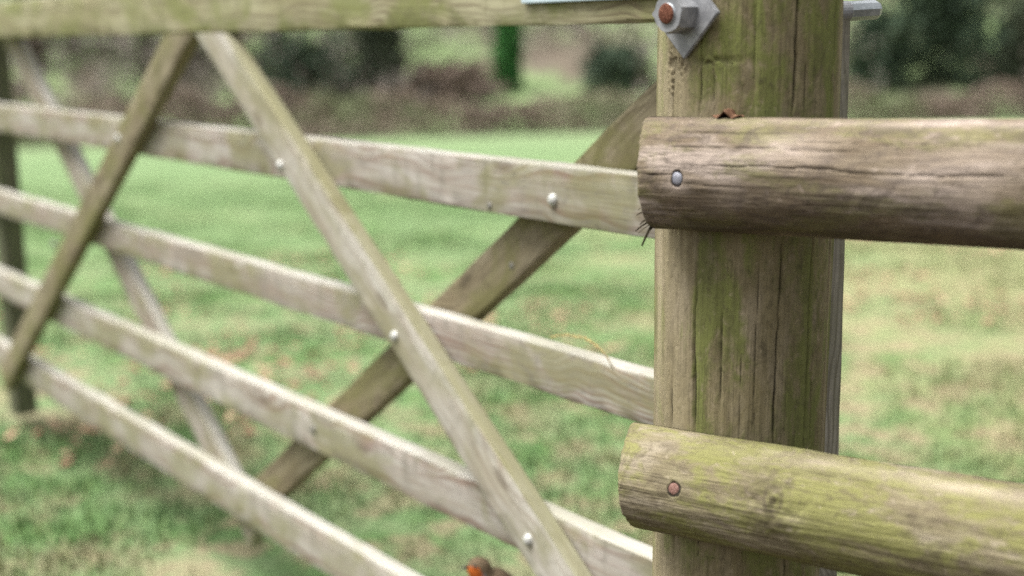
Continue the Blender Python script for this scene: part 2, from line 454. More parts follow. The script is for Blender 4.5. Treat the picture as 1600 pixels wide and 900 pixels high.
# hedge along the far edge of the meadow
r = np.random.default_rng(21); N = 30000
x = (r.random(N) * 2 - 1) * 26
hh = 1.0 + .9 * fbm(x * .45, 0 * x, 0 * x, 4, 40)
y = EDGE + .2 + r.normal(size=N) * .6
z = gz(x, y) + hh * r.random(N) ** .75
V, F = cloud(np.stack([x, y, z], -1), .10, 22, .35)
tnt = np.clip(.32 + 1.1 * fbm(x * .6, z, 0 * x, 3, 44) + .25 * r.random(N), 0, 1)
tag(mesh_obj('hedge', V, F, M_hedge, smooth=False, attrs={'tint': np.repeat(tnt, 4)}),
    'low brown leafless hedge running along the far edge of the meadow', 'hedge')

def bare_tree_paths(r, h, rad, n=7, spread=.45):
    tr = [((0, 0, -.4), rad * 1.25), ((.02, 0, h * .15), rad), ((.06 * h * .2, 0, h * .5), rad * .7), ((.0, .02 * h, h * .97), rad * .18)]
    ps = [tr]; tips = []
    for i in range(n):
        z0 = h * (.22 + .6 * i / n); an = r.random() * 6.283; L = h * spread * (1.05 - .6 * i / n)
        e = (math.cos(an) * L * .8, math.sin(an) * L * .8, z0 + L * .75)
        m = (e[0] * .5, e[1] * .5, z0 + L * .28)
        ps.append([((0, 0, z0 - .05), rad * .42), (m, rad * .28), (e, rad * .07)])
        tips += [m, e]
    return ps, tips
TREE_MESH = {}
def tree(kind, loc, scale, label, group, mats, seed, h=7., lean=(0, 0)):
    """bare or leafy tree: tapered trunk with limbs, and a crown of many small faces"""
    t = empty('tree', loc, label, 'tree', group)
    if kind not in TREE_MESH:
        r = np.random.default_rng(seed)
        ps, tips = bare_tree_paths(r, h, h * .030, 9)
        V, F = tube_mesh(ps)
        tips = np.array(tips + [(0, 0, h * .8), (0, 0, h * .95)])
        N = 9000
        c = tips[r.integers(0, len(tips), N)] + r.normal(size=(N, 3)) * h * .13
        c = c[c[:, 2] > h * .13]
        V2, F2 = cloud(c, h * .019, seed + 1, .3)
        tn = np.repeat(np.clip(.5 + .9 * fbm(c[:, 0] * 1.1, c[:, 1] * 1.1, c[:, 2] * 1.1, 2, seed) + .2 * (r.random(len(c)) - .5), 0, 1), 4)
        a = mesh_obj('trunk', V, F, mats[0]); b = mesh_obj('crown', V2, F2, mats[1], smooth=False, attrs={'tint': tn})
        TREE_MESH[kind] = (a.data, b.data)
    else:
        a = bpy.data.objects.new('trunk', TREE_MESH[kind][0]); b = bpy.data.objects.new('crown', TREE_MESH[kind][1])
        C.objects.link(a); C.objects.link(b)
    a.parent = t; b.parent = t
    t.scale = (scale,) * 3; t.rotation_euler = (lean[0], lean[1], random.random() * 6.28)
    return t
def hz(x, y): return float(hill_z(np.array([x]), np.array([y]))[0])
def on_hill(px, Y):                         # a spot on the ground in the direction of a photo column
    p = at(px, 120, Y); return Vector((p.x, Y, hz(p.x, Y)))

G = 'trees on the slope beyond the far hedge'
spots = [
    ('russet', -60, 52, .95, 'russet leafless tree beyond the meadow, seen at the far left past the gate end'),
    ('russet', 120, 50, 1.0, 'reddish brown leafless tree beyond the meadow, framed in the left triangle of the gate'),
    ('grey', 232, 47, .8, 'dark grey bare tree just left of the top of the middle gate braces'),
    ('grey', 430, 49, .9, 'grey bare tree beyond the hedge right of the top of the middle gate braces'),
    ('grey', 690, 55, .85, 'slim grey bare tree between the dark ivied trunk and the bright green one'),
    ('grey', 770, 64, 1.0, 'grey bare tree close behind the bright green ivy column'),
    ('grey', 905, 58, .9, 'grey bare tree halfway between the ivy column and the fence post'),
    ('pale', 640, 66, .8, 'pale green loose tree on the slope right of the dark trunk'),
    ('pale', 985, 60, .75, 'pale green loose tree just left of the fence post'),
    ('grey', 1345, 60, 1.0, 'grey bare tree just right of the fence post behind the dark shrubs'),
    ('pale', 1590, 56, .7, 'pale green loose tree at the far right edge behind the fence rail'),
    ('grey', 1530, 58, .9, 'grey bare tree at the right between the dark shrubs and the pale tree'),
]
mk = {'russet': (M_dbark, M_copper, 51, 7.), 'grey': (M_bark, M_twig, 52, 7.5), 'pale': (M_bark, M_pale, 53, 6.5)}
for kind, px, Y, sc, lab in spots:
    m = mk[kind]
    tree(kind, on_hill(px, Y), sc, lab, G, m[:2], m[2], m[3])

def column(name, px, Y, w_, zlo_px, ztop, mats, label, cat, seed, lean=0., fol='ivy', N=6000, size=.09, taper=.75, dens=1.):
    """upright column of leaves round a trunk"""
    g = on_hill(px, Y); g.z = at(px, zlo_px, Y).z
    base = min(g.z, hz(g.x, Y))
    t = empty(name, (g.x, Y, base), label, cat)
    r = np.random.default_rng(seed); hgt = ztop
    V, F = tube_mesh([[((0, 0, -.3), w_ * .24), ((lean * hgt * .5, 0, hgt * .5), w_ * .19), ((lean * hgt, 0, hgt), w_ * .06)]])
    a = mesh_obj('trunk', V, F, mats[0])
    zz = r.random(N) * hgt; an = r.random(N) * 6.283
    lump = 1 + 1.0 * fbm(np.cos(an) * 1.2, np.sin(an) * 1.2, zz * 1.0, 3, seed)
    rad = w_ * .5 * np.sqrt(r.random(N) * .8 + .2) * lump * (1 - (1 - taper) * zz / hgt)
    P = np.stack([rad * np.cos(an) + lean * zz, rad * np.sin(an), zz], -1)
    V2, F2 = cloud(P, size, seed + 1, .7)
    tn = np.clip(.45 + .7 * fbm(P[:, 0] * 2, P[:, 1] * 2, P[:, 2] * 1.4, 2, seed + 3) + .3 * (r.random(N) - .5), 0, 1)
    b = mesh_obj(fol, V2, F2, mats[1], smooth=False, attrs={'tint': np.repeat(tn, 4)})
    a.parent = t; b.parent = t
    return t
column('ivy_clad_tree', 797, 44, .90, 150, 6.5, (M_dbark, M_ivy), 'bright green ivy column round a tree trunk beyond the hedge, under the pale blue strap', 'tree', 61)
column('ivy_clad_tree', 604, 43.5, 1.6, 165, 7., (M_dbark, M_holly), 'dark blackish green ivied trunk beyond the hedge, centre of the gate', 'tree', 63, lean=-.16, N=7000)
column('ivy_clad_tree', 62, 48, .9, 160, 6., (M_dbark, M_hedge), 'dark brown creeper covered trunk at the left behind the gate', 'tree', 65, lean=-.05, N=3500)
def shrub(px, Y, w_, h_, mat, label, seed, N=3500, size=.12):
    g = on_hill(px, Y)
    t = empty('shrub', g, label, 'shrub', 'evergreen shrubs along the far hedge')
    r = np.random.default_rng(seed)
    st = []
    for k in range(6):
        an = r.random() * 6.28; q = r.random() * .7
        st.append([((0, 0, -.2), .05), ((math.cos(an) * w_ * .2 * q, math.sin(an) * w_ * .2 * q, h_ * .4), .035), ((math.cos(an) * w_ * .4 * q, math.sin(an) * w_ * .4 * q, h_ * .8), .01)])
    V, F = tube_mesh(st, 5); a = mesh_obj('stem', V, F, M_dbark)
    cc = np.stack([(r.random(16) - .5) * w_, (r.random(16) - .5) * w_ * .7, h_ * (.12 + .80 * r.random(16))], -1)
    cc[:, :2] *= (1.05 - .5 * cc[:, 2:] / h_)
    P = cc[r.integers(0, 16, N)] + r.normal(size=(N, 3)) * np.array([w_, w_, h_]) * .17
    P[:, 2] = np.abs(P[:, 2])
    V2, F2 = cloud(P, size, seed + 1, .6)
    tn = np.clip(.4 + .7 * fbm(P[:, 0] * 1.2, P[:, 1] * 1.2, P[:, 2] * 1.2, 2, seed) + .3 * (r.random(N) - .5), 0, 1)
    b = mesh_obj('foliage', V2, F2, mat, smooth=False, attrs={'tint': np.repeat(tn, 4)})
    a.parent = t; b.parent = t
shrub(1375, 43.5, 2.0, 2.1, M_laurel, 'dark green shrub beyond the hedge just right of the fence post', 71)
shrub(1475, 44, 2.4, 4.6, M_laurel, 'tall dark green shrub, the biggest right of the fence post', 73, 5000)
shrub(1595, 43.5, 1.3, 2.2, M_holly, 'blackish shrub cut by the right edge of the photo', 75)
shrub(485, 43.5, 2.6, 1.7, M_laurel, 'small dark green shrub left of the dark ivied trunk', 77, 2000)
shrub(965, 44, 1.5, 1.2, M_laurel, 'small deep green shrub just left of the fence post', 79, 1600)
shrub(700, 43.5, 2.2, .9, M_hedge, 'low brown shrub between the dark trunk and the bright ivy column', 81, 1600)
# rough scrub and saplings that fill the slope: one mass
r = np.random.default_rng(91); N = 60000
y = EDGE + 3 + 75 * r.random(N) ** 1.2; x = (r.random(N) * 2 - 1) * (.46 * y + 3)
k = fbm(x * .16, y * .11, 0 * x, 3, 92) > -.06
x, y = x[k], y[k]; N = len(x)
z = hill_z(x, y) + 2.4 * r.random(N) ** 1.4 * (1 + fbm(x * .3, y * .3, 0 * x, 2, 93))
V, F = cloud(np.stack([x, y, z], -1), .17, 94, .4)
tn = np.clip(.5 + 1.1 * fbm(x * .25, y * .25, z * .3, 2, 95) + .2 * r.random(N), 0, 1)
tag(mesh_obj('scrub', V, F, M_twig, smooth=False, attrs={'tint': np.repeat(tn, 4)}),
    'grey brown leafless scrub covering the slope behind the hedge', 'scrub', kind='stuff')

# ------------------------------------------------------------------ the field gate
ga = R(35.0)
GD = Vector((-math.sin(ga), math.cos(ga), 0)); GN = Vector((math.cos(ga), math.sin(ga), 0)); GP0 = 1.033
def gp(t, z, w=0.):                         # gate frame: t along, z relative to eye height, w towards the camera side
    return GN * (GP0 - w) + GD * t + Vector((0, 0, H + z))
T0, T1 = .995, 4.07
gate = empty('field_gate', gp((T0 + T1) / 2, -1.0), 'weathered five bar wooden field gate with crossed diagonal braces', 'gate')
seedc = [100]
def beam(name, P, Q, zdir, width, thick, mat, parent, e0=0., e1=0., seg=60, rough=.0012, bow=0., off=None, cap=True):
    """sawn bar from P to Q; P, Q on the centre of its front face; zdir = in-plane across; thickness runs backwards"""
    seedc[0] += 1; s = seedc[0]
    P, Q = Vector(P), Vector(Q); L = (Q - P).length; u = (Q - P) / L
    v_ = zdir - u * zdir.dot(u); v_.normalize(); wv = u.cross(v_)
    if wv.dot(-GN) < 0: wv = -wv            # wv points at the camera side
    hw, c = width / 2, .0035
    ring = []
    for (a, b) in ((-hw + c, 0), (-hw * .33, 0), (hw * .33, 0), (hw - c, 0), (hw - .001, -.001), (hw, -c), (hw, -thick * .5), (hw, -thick + c), (hw - c, -thick),
                   (0, -thick), (-hw + c, -thick), (-hw, -thick + c), (-hw, -thick * .5), (-hw, -c), (-hw + .001, -.001)):
        ring.append((a, b))
    n = len(ring); V, G_, E_ = [], [], []
    rv = np.random.default_rng(s); o3 = rv.random(3) * 9 if off is None else off
    us = np.linspace(0, 1, seg + 1)
    for i, q in enumerate(us):
        for k, (a, b) in enumerate(ring):
            uu = q * L + (e0 * a) * (1 - q) + (e1 * a) * q
            wob = rough * vnoise(uu * 9, k * .7 + s, 3., s); wob2 = rough * .8 * vnoise(uu * 26, k * 1.3, 7., s)
            bb = bow * math.sin(q * math.pi)
            V.append(P + u * uu + v_ * (a + (float(wob) + float(wob2)) * (1 if a > 0 else -1) + bb) + wv * (b + float(wob2) * .6))
            G_.append((uu + o3[0], a, b + .02 * (o3[1] - 4)))
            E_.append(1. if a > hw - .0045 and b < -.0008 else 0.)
    F = []
    for i in range(seg):
        for k in range(n):
            k2 = (k + 1) % n
            F.append((i * n + k, i * n + k2, (i + 1) * n + k2, (i + 1) * n + k))
    F.append(tuple(range(n))[::-1]); F.append(tuple(seg * n + k for k in range(n)))
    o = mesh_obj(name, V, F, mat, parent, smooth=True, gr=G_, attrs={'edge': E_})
    me = o.data
    bm = bmesh.new(); bm.from_mesh(me); bmesh.ops.recalc_face_normals(bm, faces=bm.faces)
    for e in bm.edges:
        if len(e.link_faces) == 2 and e.calc_face_angle(0) > R(32): e.smooth = False
    bm.to_mesh(me); bm.free()
    return o
Z = Vector((0, 0, 1))
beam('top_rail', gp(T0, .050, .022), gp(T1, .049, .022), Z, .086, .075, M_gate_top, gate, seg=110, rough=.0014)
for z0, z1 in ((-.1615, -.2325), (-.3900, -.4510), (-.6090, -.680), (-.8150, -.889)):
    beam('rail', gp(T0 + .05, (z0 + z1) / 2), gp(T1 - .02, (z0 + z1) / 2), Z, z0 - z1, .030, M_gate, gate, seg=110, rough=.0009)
beam('hanging_stile', gp(T0, -.97, .016), gp(T0, .006, .016), -GD, .075, .062, M_heel, gate)
beam('shutting_stile', gp(3.965, -1.03, -.0305), gp(3.965, .006, -.0305), -GD, .075, .06, M_stile, gate)
def brace(t0, z0, t1, z1, w_, wid, thick, mat, cut0=True, cut1=False):
    P, Q = gp(t0, z0, w_), gp(t1, z1, w_)
    th = math.atan2(z1 - z0, -(t1 - t0))
    # ends cut level
    u = (Q - P).normalized(); v_ = (Z - u * u.z).normalized()
    sh = -v_.z / u.z
    return beam('brace', P, Q, Z, wid, thick, mat, gate, e0=sh if cut0 else 0, e1=sh if cut1 else 0, seg=90, rough=.0009)
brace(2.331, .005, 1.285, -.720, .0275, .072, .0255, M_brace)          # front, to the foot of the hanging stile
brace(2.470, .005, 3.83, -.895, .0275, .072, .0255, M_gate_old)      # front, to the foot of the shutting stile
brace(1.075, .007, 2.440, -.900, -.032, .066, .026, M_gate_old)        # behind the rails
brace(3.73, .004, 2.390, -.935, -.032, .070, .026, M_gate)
def dome(name, c, nrm, rad, hgt, mat, parent, seg=20, rim=.0):
    nrm = nrm.normalized(); a = nrm.orthogonal().normalized(); b = nrm.cross(a)
    V, F = [], []; rows = 6
    V.append(c + nrm * hgt)
    for i in range(1, rows + 1):
        ph = i / rows * math.pi / 2
        for k in range(seg):
            an = 2 * math.pi * k / seg
            V.append(c + (a * math.cos(an) + b * math.sin(an)) * rad * math.sin(ph) + nrm * hgt * math.cos(ph))
    for k in range(seg): V.append(V[1 + (rows - 1) * seg + k] - nrm * .006)
    for k in range(seg): F.append((0, 1 + k, 1 + (k + 1) % seg))
    for i in range(rows):
        for k in range(seg):
            F.append((1 + i * seg + k, 1 + (i + 1) * seg + k, 1 + (i + 1) * seg + (k + 1) % seg, 1 + i * seg + (k + 1) % seg))
    return mesh_obj(name, V, F, mat, parent)
for t, z, w_, big in ((2.075, -.206, .028, 1), (1.730, -.428, .028, 1), (1.408, -.640, .028, 1), (1.384, -.204, 0, 1), (2.81, -.200, .028, 1),
                      (2.055, -.643, 0, 0), (3.29, -.47, .028, 0)):
    dome('coach_bolt', gp(t, z, w_), -GN, .0085 if big else .0085, .0065 if big else .005, M_boltw if big else M_boltd, gate)
for t, z in ((1.521, -.306), (1.523, -.2235)):
    dome('nail_head', gp(t, z, -.032 if z < -.3 else .0), -GN, .0055, .0022, M_boltd, gate, 14)
# hinge strap on the top rail
bm = bmesh.new(); bmesh.ops.create_cube(bm, size=1)
for v in bm.verts:
    v.co = gp(T0 + .185 + v.co.x * .45, .0555 + v.co.z * .048, .0265 - v.co.y * .006)
bmesh.ops.recalc_face_normals(bm, faces=bm.faces)
bmesh.ops.bevel(bm, geom=bm.edges[:], offset=.0012, segments=2, affect='EDGES')
st = bm_obj('hinge_strap', bm, M_strap, gate); st['label'] = 'pale blue galvanised hinge strap'
for t in (1.02, 1.22, 1.40):
    dome('bolt', gp(t, .056, .0297), -GN, .010, .006, M_galv, st)
# latch on the shutting stile
bm = bmesh.new(); bmesh.ops.create_cube(bm, size=1)
for v in bm.verts: v.co = gp(3.97 + v.co.x * .05, -.335 + v.co.z * .035, -.024 - v.co.y * .014)
bmesh.ops.recalc_face_normals(bm, faces=bm.faces); bmesh.ops.bevel(bm, geom=bm.edges[:], offset=.003, segments=2, affect='EDGES')
lt = bm_obj('latch', bm, M_nail, gate)
bm = bmesh.new(); bmesh.ops.create_cone(bm, cap_ends=True, segments=14, radius1=.006, radius2=.006, depth=.09)
bmesh.ops.transform(bm, verts=bm.verts, matrix=frame(gp(3.97, -.335, -.012), GN, Z, GD))
bm_obj('latch_bolt', bm, M_nail, lt, True)

# ------------------------------------------------------------------ the fence: round post and two half-round rails
PC = Vector((.2195, 1.310, 0)); PR = .0823
SV = Vector((PC.x, PC.y, 0)).normalized(); RV = Vector((SV.y, -SV.x, 0))    # line of sight, image right
fence = empty('post_and_rail_fence', (PC.x, PC.y, 0), 'mossy round wooden fence post with two half round rails nailed across it', 'fence')
def crackfield(u, a, cracks, seed):
    """u along, a across (metres); each crack = (a0, u0, u1, width, depth, slope)"""
    d = np.zeros_like(u); m = np.zeros_like(u)
    for i, (a0, u0, u1, wd, dp, sl) in enumerate(cracks):
        line = a0 + sl * (u - u0) + .0016 * vnoise(u * 22, i * 3.3, 0, seed) + .0006 * vnoise(u * 90, i * 5.1, 0, seed + 1)
        fade = np.clip((u - u0) / .03, 0, 1) * np.clip((u1 - u) / .03, 0, 1)
        w2 = wd * .68 * (.4 + .6 * fade) * (1 + .35 * vnoise(u * 40, i * 9.7, 0, seed + 2))
        g_ = np.exp(-((a - line) / w2) ** 2) * (fade > 0) * np.sqrt(fade)
        d = np.maximum(d, dp * g_); m = np.maximum(m, g_ * min(1., dp / .002))
    return d, m
def blob(u, a, u0, a0, ru, ra, p=2):
    return np.exp(-(((u - u0) / ru) ** 2 + ((a - a0) / ra) ** 2) ** (p / 2))

def build_post():
    nth = 460
    zs = np.concatenate([np.linspace(-.05, .18, 20), np.linspace(.185, 1.12, 760), np.linspace(1.125, 1.27, 30)])
    th = np.linspace(-np.pi, np.pi, nth, endpoint=False)
    U, TH = np.meshgrid(zs, th, indexing='ij'); A = TH * PR
    def ang(px): return math.asin(max(-1, min(1, (px - 1162) / 142.))) * PR
    def zz(py): return H - ((py - 450) / 2222. + .181) * 1.33 * 1.03 if False else at(1166, py, 1.235).z
    cr = [
        (ang(1089), zz(705), zz(425), .0011, .0045, 0.), (ang(1090), zz(200), zz(60), .0012, .003, .004), (ang(1113), zz(180), zz(85), .0010, .0022, -.02),
        (ang(1217), zz(720), zz(360), .0011, .0050, .006), (ang(1229), zz(190), zz(-60), .0013, .0055, .012), (ang(1265), zz(710), zz(340), .0010, .004, .004),
        (ang(1275), zz(705), zz(560), .0010, .004, -.004), (ang(1290), zz(110), zz(-40), .0012, .004, .0), (ang(1286), zz(200), zz(90), .001, .003, .012),
        (ang(1052), zz(705), zz(600), .0012, .003, .010), (ang(1046), zz(260), zz(90), .0014, .004, -.01), (ang(1060), zz(900), zz(800), .0016, .004, 0.),
        (ang(1100), zz(900), zz(780), .0010, .003, 0), (ang(1130), zz(640), zz(440), .0008, .002, 0.003), (ang(1162), zz(690), zz(520), .0007, .0016, 0.),
        (ang(1185), zz(700), zz(400), .0007, .0016, 0.), (ang(1245), zz(190), zz(60), .0007, .0018, 0), (ang(1172), zz(130), zz(0), .0006, .0014, 0.), (ang(1060), zz(560), zz(380), .0007, .0015, .01),
        (ang(1298), zz(720), zz(330), .0016, .007, -.012), (ang(1240), zz(930), zz(830), .001, .004, 0), (ang(1300), zz(930), zz(800), .0015, .005, 0)]
    d, m = crackfield(U, A, cr, 5)
    cs, sn = np.cos(TH), np.sin(TH)
    rad = PR * (1 + .012 * vnoise(cs * 2, sn * 2, U * 1.1, 3)) + .0014 * fbm(cs * 9, sn * 9, U * 4, 3, 8) + .0006 * fbm(cs * 45, sn * 45, U * 7, 3, 9)
    # flaking torn fibre under the washer and by the left edge
    fl = blob(U, A, zz(98), ang(1055), .012, .014) + blob(U, A, zz(95), ang(1110), .004, .02) * .8 + blob(U, A, zz(130), ang(1043), .03, .004) * .8
    nf = fbm(A * 240, U * 170, 0 * U, 3, 14)
    tear = np.clip(fl, 0, 1) * (nf > -.05)
    rad = rad - d - .0030 * tear
    rad = rad * (1 - .035 * np.clip((.95 - U) / .4, 0, 1.6))
    lean = -.015 * (1.02 - U)                               # the post leans a little
    x = PC.x + lean * RV.x + rad * (-SV.x * cs + RV.x * sn); y = PC.y + lean * RV.y + rad * (-SV.y * cs + RV.y * sn)
    V = np.stack([x, y, U], -1).reshape(-1, 3)
    nz = len(zs)
    i = np.arange(nz - 1)[:, None] * nth + np.arange(nth)[None, :]
    j = np.arange(nz - 1)[:, None] * nth + (np.arange(nth)[None, :] + 1) % nth
    F = np.stack([i, j, j + nth, i + nth], -1).reshape(-1, 4)
    # top cap: shallow weathered cone
    V = np.concatenate([V, [[PC.x, PC.y, 1.274]]]); last = len(V) - 1
    top = (nz - 1) * nth + np.arange(nth)
    F = np.concatenate([F, np.stack([top, np.roll(top, -1), np.full(nth, last), np.full(nth, last)], -1)[:, [0, 1, 2, 2]]]) if False else F
    kn = np.clip(1 - np.hypot((U - zz(545)) / .040, (A - ang(1196)) / .0135), 0, 1) * .5
    kn = np.maximum(kn, np.clip(1 - np.hypot((U - zz(115)) / .012, (A - ang(1258)) / .006), 0, 1) * .6)
    moss = blob(U, A, zz(480), ang(1098), .10, .007) * 1.3 + blob(U, A, zz(100), ang(1125), .035, .016) + blob(U, A, zz(90), ang(1285), .10, .010) * 1.1 + blob(U, A, zz(600), ang(1262), .13, .007) * 1.2 + blob(U, A, zz(860), ang(1050), .02, .006) * 1.2 \
        - blob(U, A, zz(300), ang(1052), .6, .020) * 1.1 - blob(U, A, zz(550), ang(1196), .06, .016) * .8
    pale = blob(U, A, zz(420), ang(1028), 2., .019) * .95 + blob(U, A, zz(500), ang(1301) - .004, .6, .006) * .7  # left edge strip: light from the left put into the colour
    pale = pale * (.55 + .45 * fbm(A * 130, U * 5, 0 * U, 3, 31)) + .35 * blob(U, A, zz(500), ang(1062), 1., .014)
    stain_shade = blob(U, A, zz(450), ang(1240), .25, .03) * .35 + tear * .8 + blob(U, A, zz(420), ang(1110), .05, .012) * .5
    flat = lambda q: np.concatenate([np.asarray(q).ravel(), [0.]])
    gr = np.stack([U, A, 0 * U], -1).reshape(-1, 3); gr = np.concatenate([gr, [[1.27, 0, 0]]])
    o = mesh_obj('post', V, F, M_post, fence, True, gr, {'crack': flat(np.clip(m, 0, 1)), 'knot': flat(kn), 'moss': flat(moss), 'stain_shade': flat(np.clip(stain_shade, 0, 1)), 'pale': flat(np.clip(pale, 0, 1))})
    bm = bmesh.new(); bm.from_mesh(o.data); bm.verts.ensure_lookup_table()
    for k in range(nth): bm.faces.new((bm.verts[int(top[k])], bm.verts[int(top[(k + 1) % nth])], bm.verts[last])).smooth = True
    bm.to_mesh(o.data); bm.free()
    return o
post = build_post()

def nail(c, nrm, mat, parent, seed):
    dome('nail', c, nrm, .0055, .0014, mat, parent, 18)
def on_rail(L, u, nrm, upv, rad, s, th): return L + u * s + (nrm * math.cos(th) + upv * math.sin(th)) * rad, (nrm * math.cos(th) + upv * math.sin(th))
def rail_hit(L, u, nrm, upv, rad, px, py):
    best = None
    for s in np.linspace(0, .45, 300):
        for th in np.linspace(-1.5, 1.6, 120):
            p, q = on_rail(L, u, nrm, upv, rad, s, th)
            d_ = p - Vector((0, 0, H)); x_ = 800 + FPX * d_.dot(rt) / d_.dot(fwd); y_ = 450 - FPX * d_.dot(up) / d_.dot(fwd)
            e = (x_ - px) ** 2 + (y_ - py) ** 2
            if q.dot(d_) < 0 and (best is None or e < best[0]): best = (e, p, q, s, th)
    return best
def build_rail(name, A0, B0, rad, mat, seed, cracks, knots, moss, stains_shade, pales, skew, lowcut, taper=1.0, length=1.55, back=.001, label=None, nail_px=None):
    A0, B0 = Vector(A0), Vector(B0); A0.z += H; B0.z += H
    u = (B0 - A0).normalized(); nrm = Vector((u.y, -u.x, 0)).normalized()     # towards the camera
    if nrm.dot(-A0) < 0: nrm = -nrm
    upv = nrm.cross(u)
    if upv.z < 0: upv = -upv
    nth = 300
    us = np.concatenate([np.linspace(0, .47, 620), np.linspace(.475, length, 140)])
    th = np.linspace(-np.pi, np.pi, nth, endpoint=False)                       # 0 faces the camera, + is up
    U, TH = np.meshgrid(us, th, indexing='ij'); A = TH * rad
    cs, sn = np.cos(TH), np.sin(TH)
    d, m = crackfield(U, A, cracks, seed)
    rr = rad * (1 + (taper - 1) * U) + .0016 * fbm(cs * 2.2, sn * 2.2, U * 6, 3, seed) + .0011 * fbm(cs * 8, sn * 8, U * 14, 3, seed + 1) + .0004 * fbm(cs * 40, sn * 40, U * 16, 3, seed + 2) - d
    _, nc, nq, ns, nth_ = rail_hit(A0, u, nrm, upv, rad, *nail_px)
    nd = np.hypot(U - ns - .001, A - nth_ * rad) * (1 + .12 * vnoise(U * 300, A * 300, 0, seed))
    rr = rr - .0016 * np.clip((.0078 - nd) / .0018, 0, 1)
    nr_ = .0082 if seed == 7 else .0076
    m = np.maximum(m, 1.2 * np.clip((nr_ - nd) / .0012, 0, 1))
    kn = np.zeros_like(U)
    for (u0, a0, ru, ra, st_) in knots:
        q = np.hypot((U - u0) / ru, (A - a0) / ra) * (1 + .25 * fbm(U * 60, A * 60, 0 * U, 2, seed + 9))
        kn = np.maximum(kn, np.clip(1 - q, 0, 1) * st_)
        rr = rr + np.exp(-q * q) * .0022 * st_ * (1 + 1.4 * vnoise(U * 150, A * 150, 0, seed))
    dep = rr * cs; hei = rr * sn
    dep = np.maximum(dep, -back)
    # saw cut at the left end: slightly skewed and ragged
    s0 = skew * np.maximum(dep, 0) + lowcut * np.clip(-hei / rad - .3, 0, 1) + .0016 * fbm(TH * 9, 0 * U, 0 * U, 3, seed + 4)
    rnd = .004 * np.clip(1 - U / .004, 0, 1) ** 2
    dep = dep - rnd * .6 * cs; hei = hei - rnd * .6 * sn
    uu = U + s0 * np.clip(1 - U / .06, 0, 1)
    V = np.array(A0)[None, None, :] + uu[..., None] * np.array(u) + dep[..., None] * np.array(nrm) + hei[..., None] * np.array(upv)
    V = V.reshape(-1, 3); nu = len(us)
    i = np.arange(nu - 1)[:, None] * nth + np.arange(nth)[None, :]
    j = np.arange(nu - 1)[:, None] * nth + (np.arange(nth)[None, :] + 1) % nth
    F = np.stack([i, i + nth, j + nth, j], -1).reshape(-1, 4)
    mo = sum((blob(U, A, *b[:4]) * b[4] for b in moss), 0 * U); stn = sum((blob(U, A, *b[:4]) * b[4] for b in stains_shade), 0 * U)
    brk = .6 + .7 * fbm(U * 25, A * 40, 0 * U, 3, seed + 21)
    stn = np.clip(stn * brk, 0, 1)
    pl = np.clip(sum((blob(U, A, *b[:4]) * b[4] for b in pales), 0 * U) * (.6 + .7 * fbm(U * 22, A * 60, 0 * U, 3, seed + 22)), 0, 1)
    if seed == 7: pl = np.clip(pl + blob(U, A, ns + .004, nth_ * rad - .0085, .010, .0035) * .9, 0, 1)
    gr = np.stack([U + seed * .37, A, 0 * U], -1).reshape(-1, 3)
    o = mesh_obj(name, V, F, mat, fence, True, gr, {'crack': np.clip(m, 0, 1), 'knot': kn, 'moss': mo, 'stain_shade': stn, 'pale': pl})
    bm = bmesh.new(); bm.from_mesh(o.data); bm.verts.ensure_lookup_table()
    f1 = bm.faces.new([bm.verts[k] for k in range(nth)]); f2 = bm.faces.new([bm.verts[(nu - 1) * nth + k] for k in range(nth)][::-1])
    f1.smooth = f2.smooth = False
    bmesh.ops.recalc_face_normals(bm, faces=bm.faces)
    bm.to_mesh(o.data); bm.free()
    if label: o['label'] = label
    p_ = A0 - nq * .0010 + u * (ns + skew * rad * math.cos(nth_) * max(0, 1 - ns / .06)) + (nrm * math.cos(nth_) + upv * math.sin(nth_)) * rad
    nail(p_ , nq, M_nail if seed == 7 else M_nailr, o, 1)
    return o, A0, u, nrm, upv
r1, L1, U1, N1, W1 = build_rail('rail', (0.1220, 1.2730, -0.1265), (0.3970, 1.0945, -0.1245), 0.0495, M_log, 7,
    cracks=[(.004, .0, .042, .0009, .003, -.004), (.013, .07, .34, .0008, .0026, -.012), (.030, .02, .22, .0006, .0016, -.01), (-.004, .03, .12, .0006, .0012, .0), (.022, .0, .05, .0007, .0015, 0), (.044, .04, .16, .0009, .002, .0),
            (-.018, .10, .30, .0006, .001, .01), (.018, .0, .03, .0008, .002, .02), (-.010, 0, .02, .0008, .002, 0), (.036, .16, .33, .0007, .0014, -.01), (-.03, .0, .09, .0006, .001, .0)],
    knots=[(.345, .022, .034, .022, .3)],
    nail_px=(1054, 279), moss=[(.125, .040, .018, .007, 1.1), (.38, .0, .05, .05, .7), (.07, -.045, .2, .02, .5)],
    stains_shade=[(.115, .004, .030, .012, .8), (.19, -.022, .10, .014, .75), (.10, .045, .05, .006, .6), (.30, -.05, .2, .018, .7), (.06, -.062, .16, .022, .9), (.22, -.066, .3, .020, .8), (.345, .034, .016, .006, .8), (.27, .03, .02, .006, .4)],  # long low bands: algae plus underside shade put into the colour
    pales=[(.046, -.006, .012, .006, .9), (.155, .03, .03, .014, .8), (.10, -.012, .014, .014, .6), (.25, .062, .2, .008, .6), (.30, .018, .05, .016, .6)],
    skew=.33, lowcut=.007, taper=1.06, label='upper rail, pinkish brown with a dark crack along it')
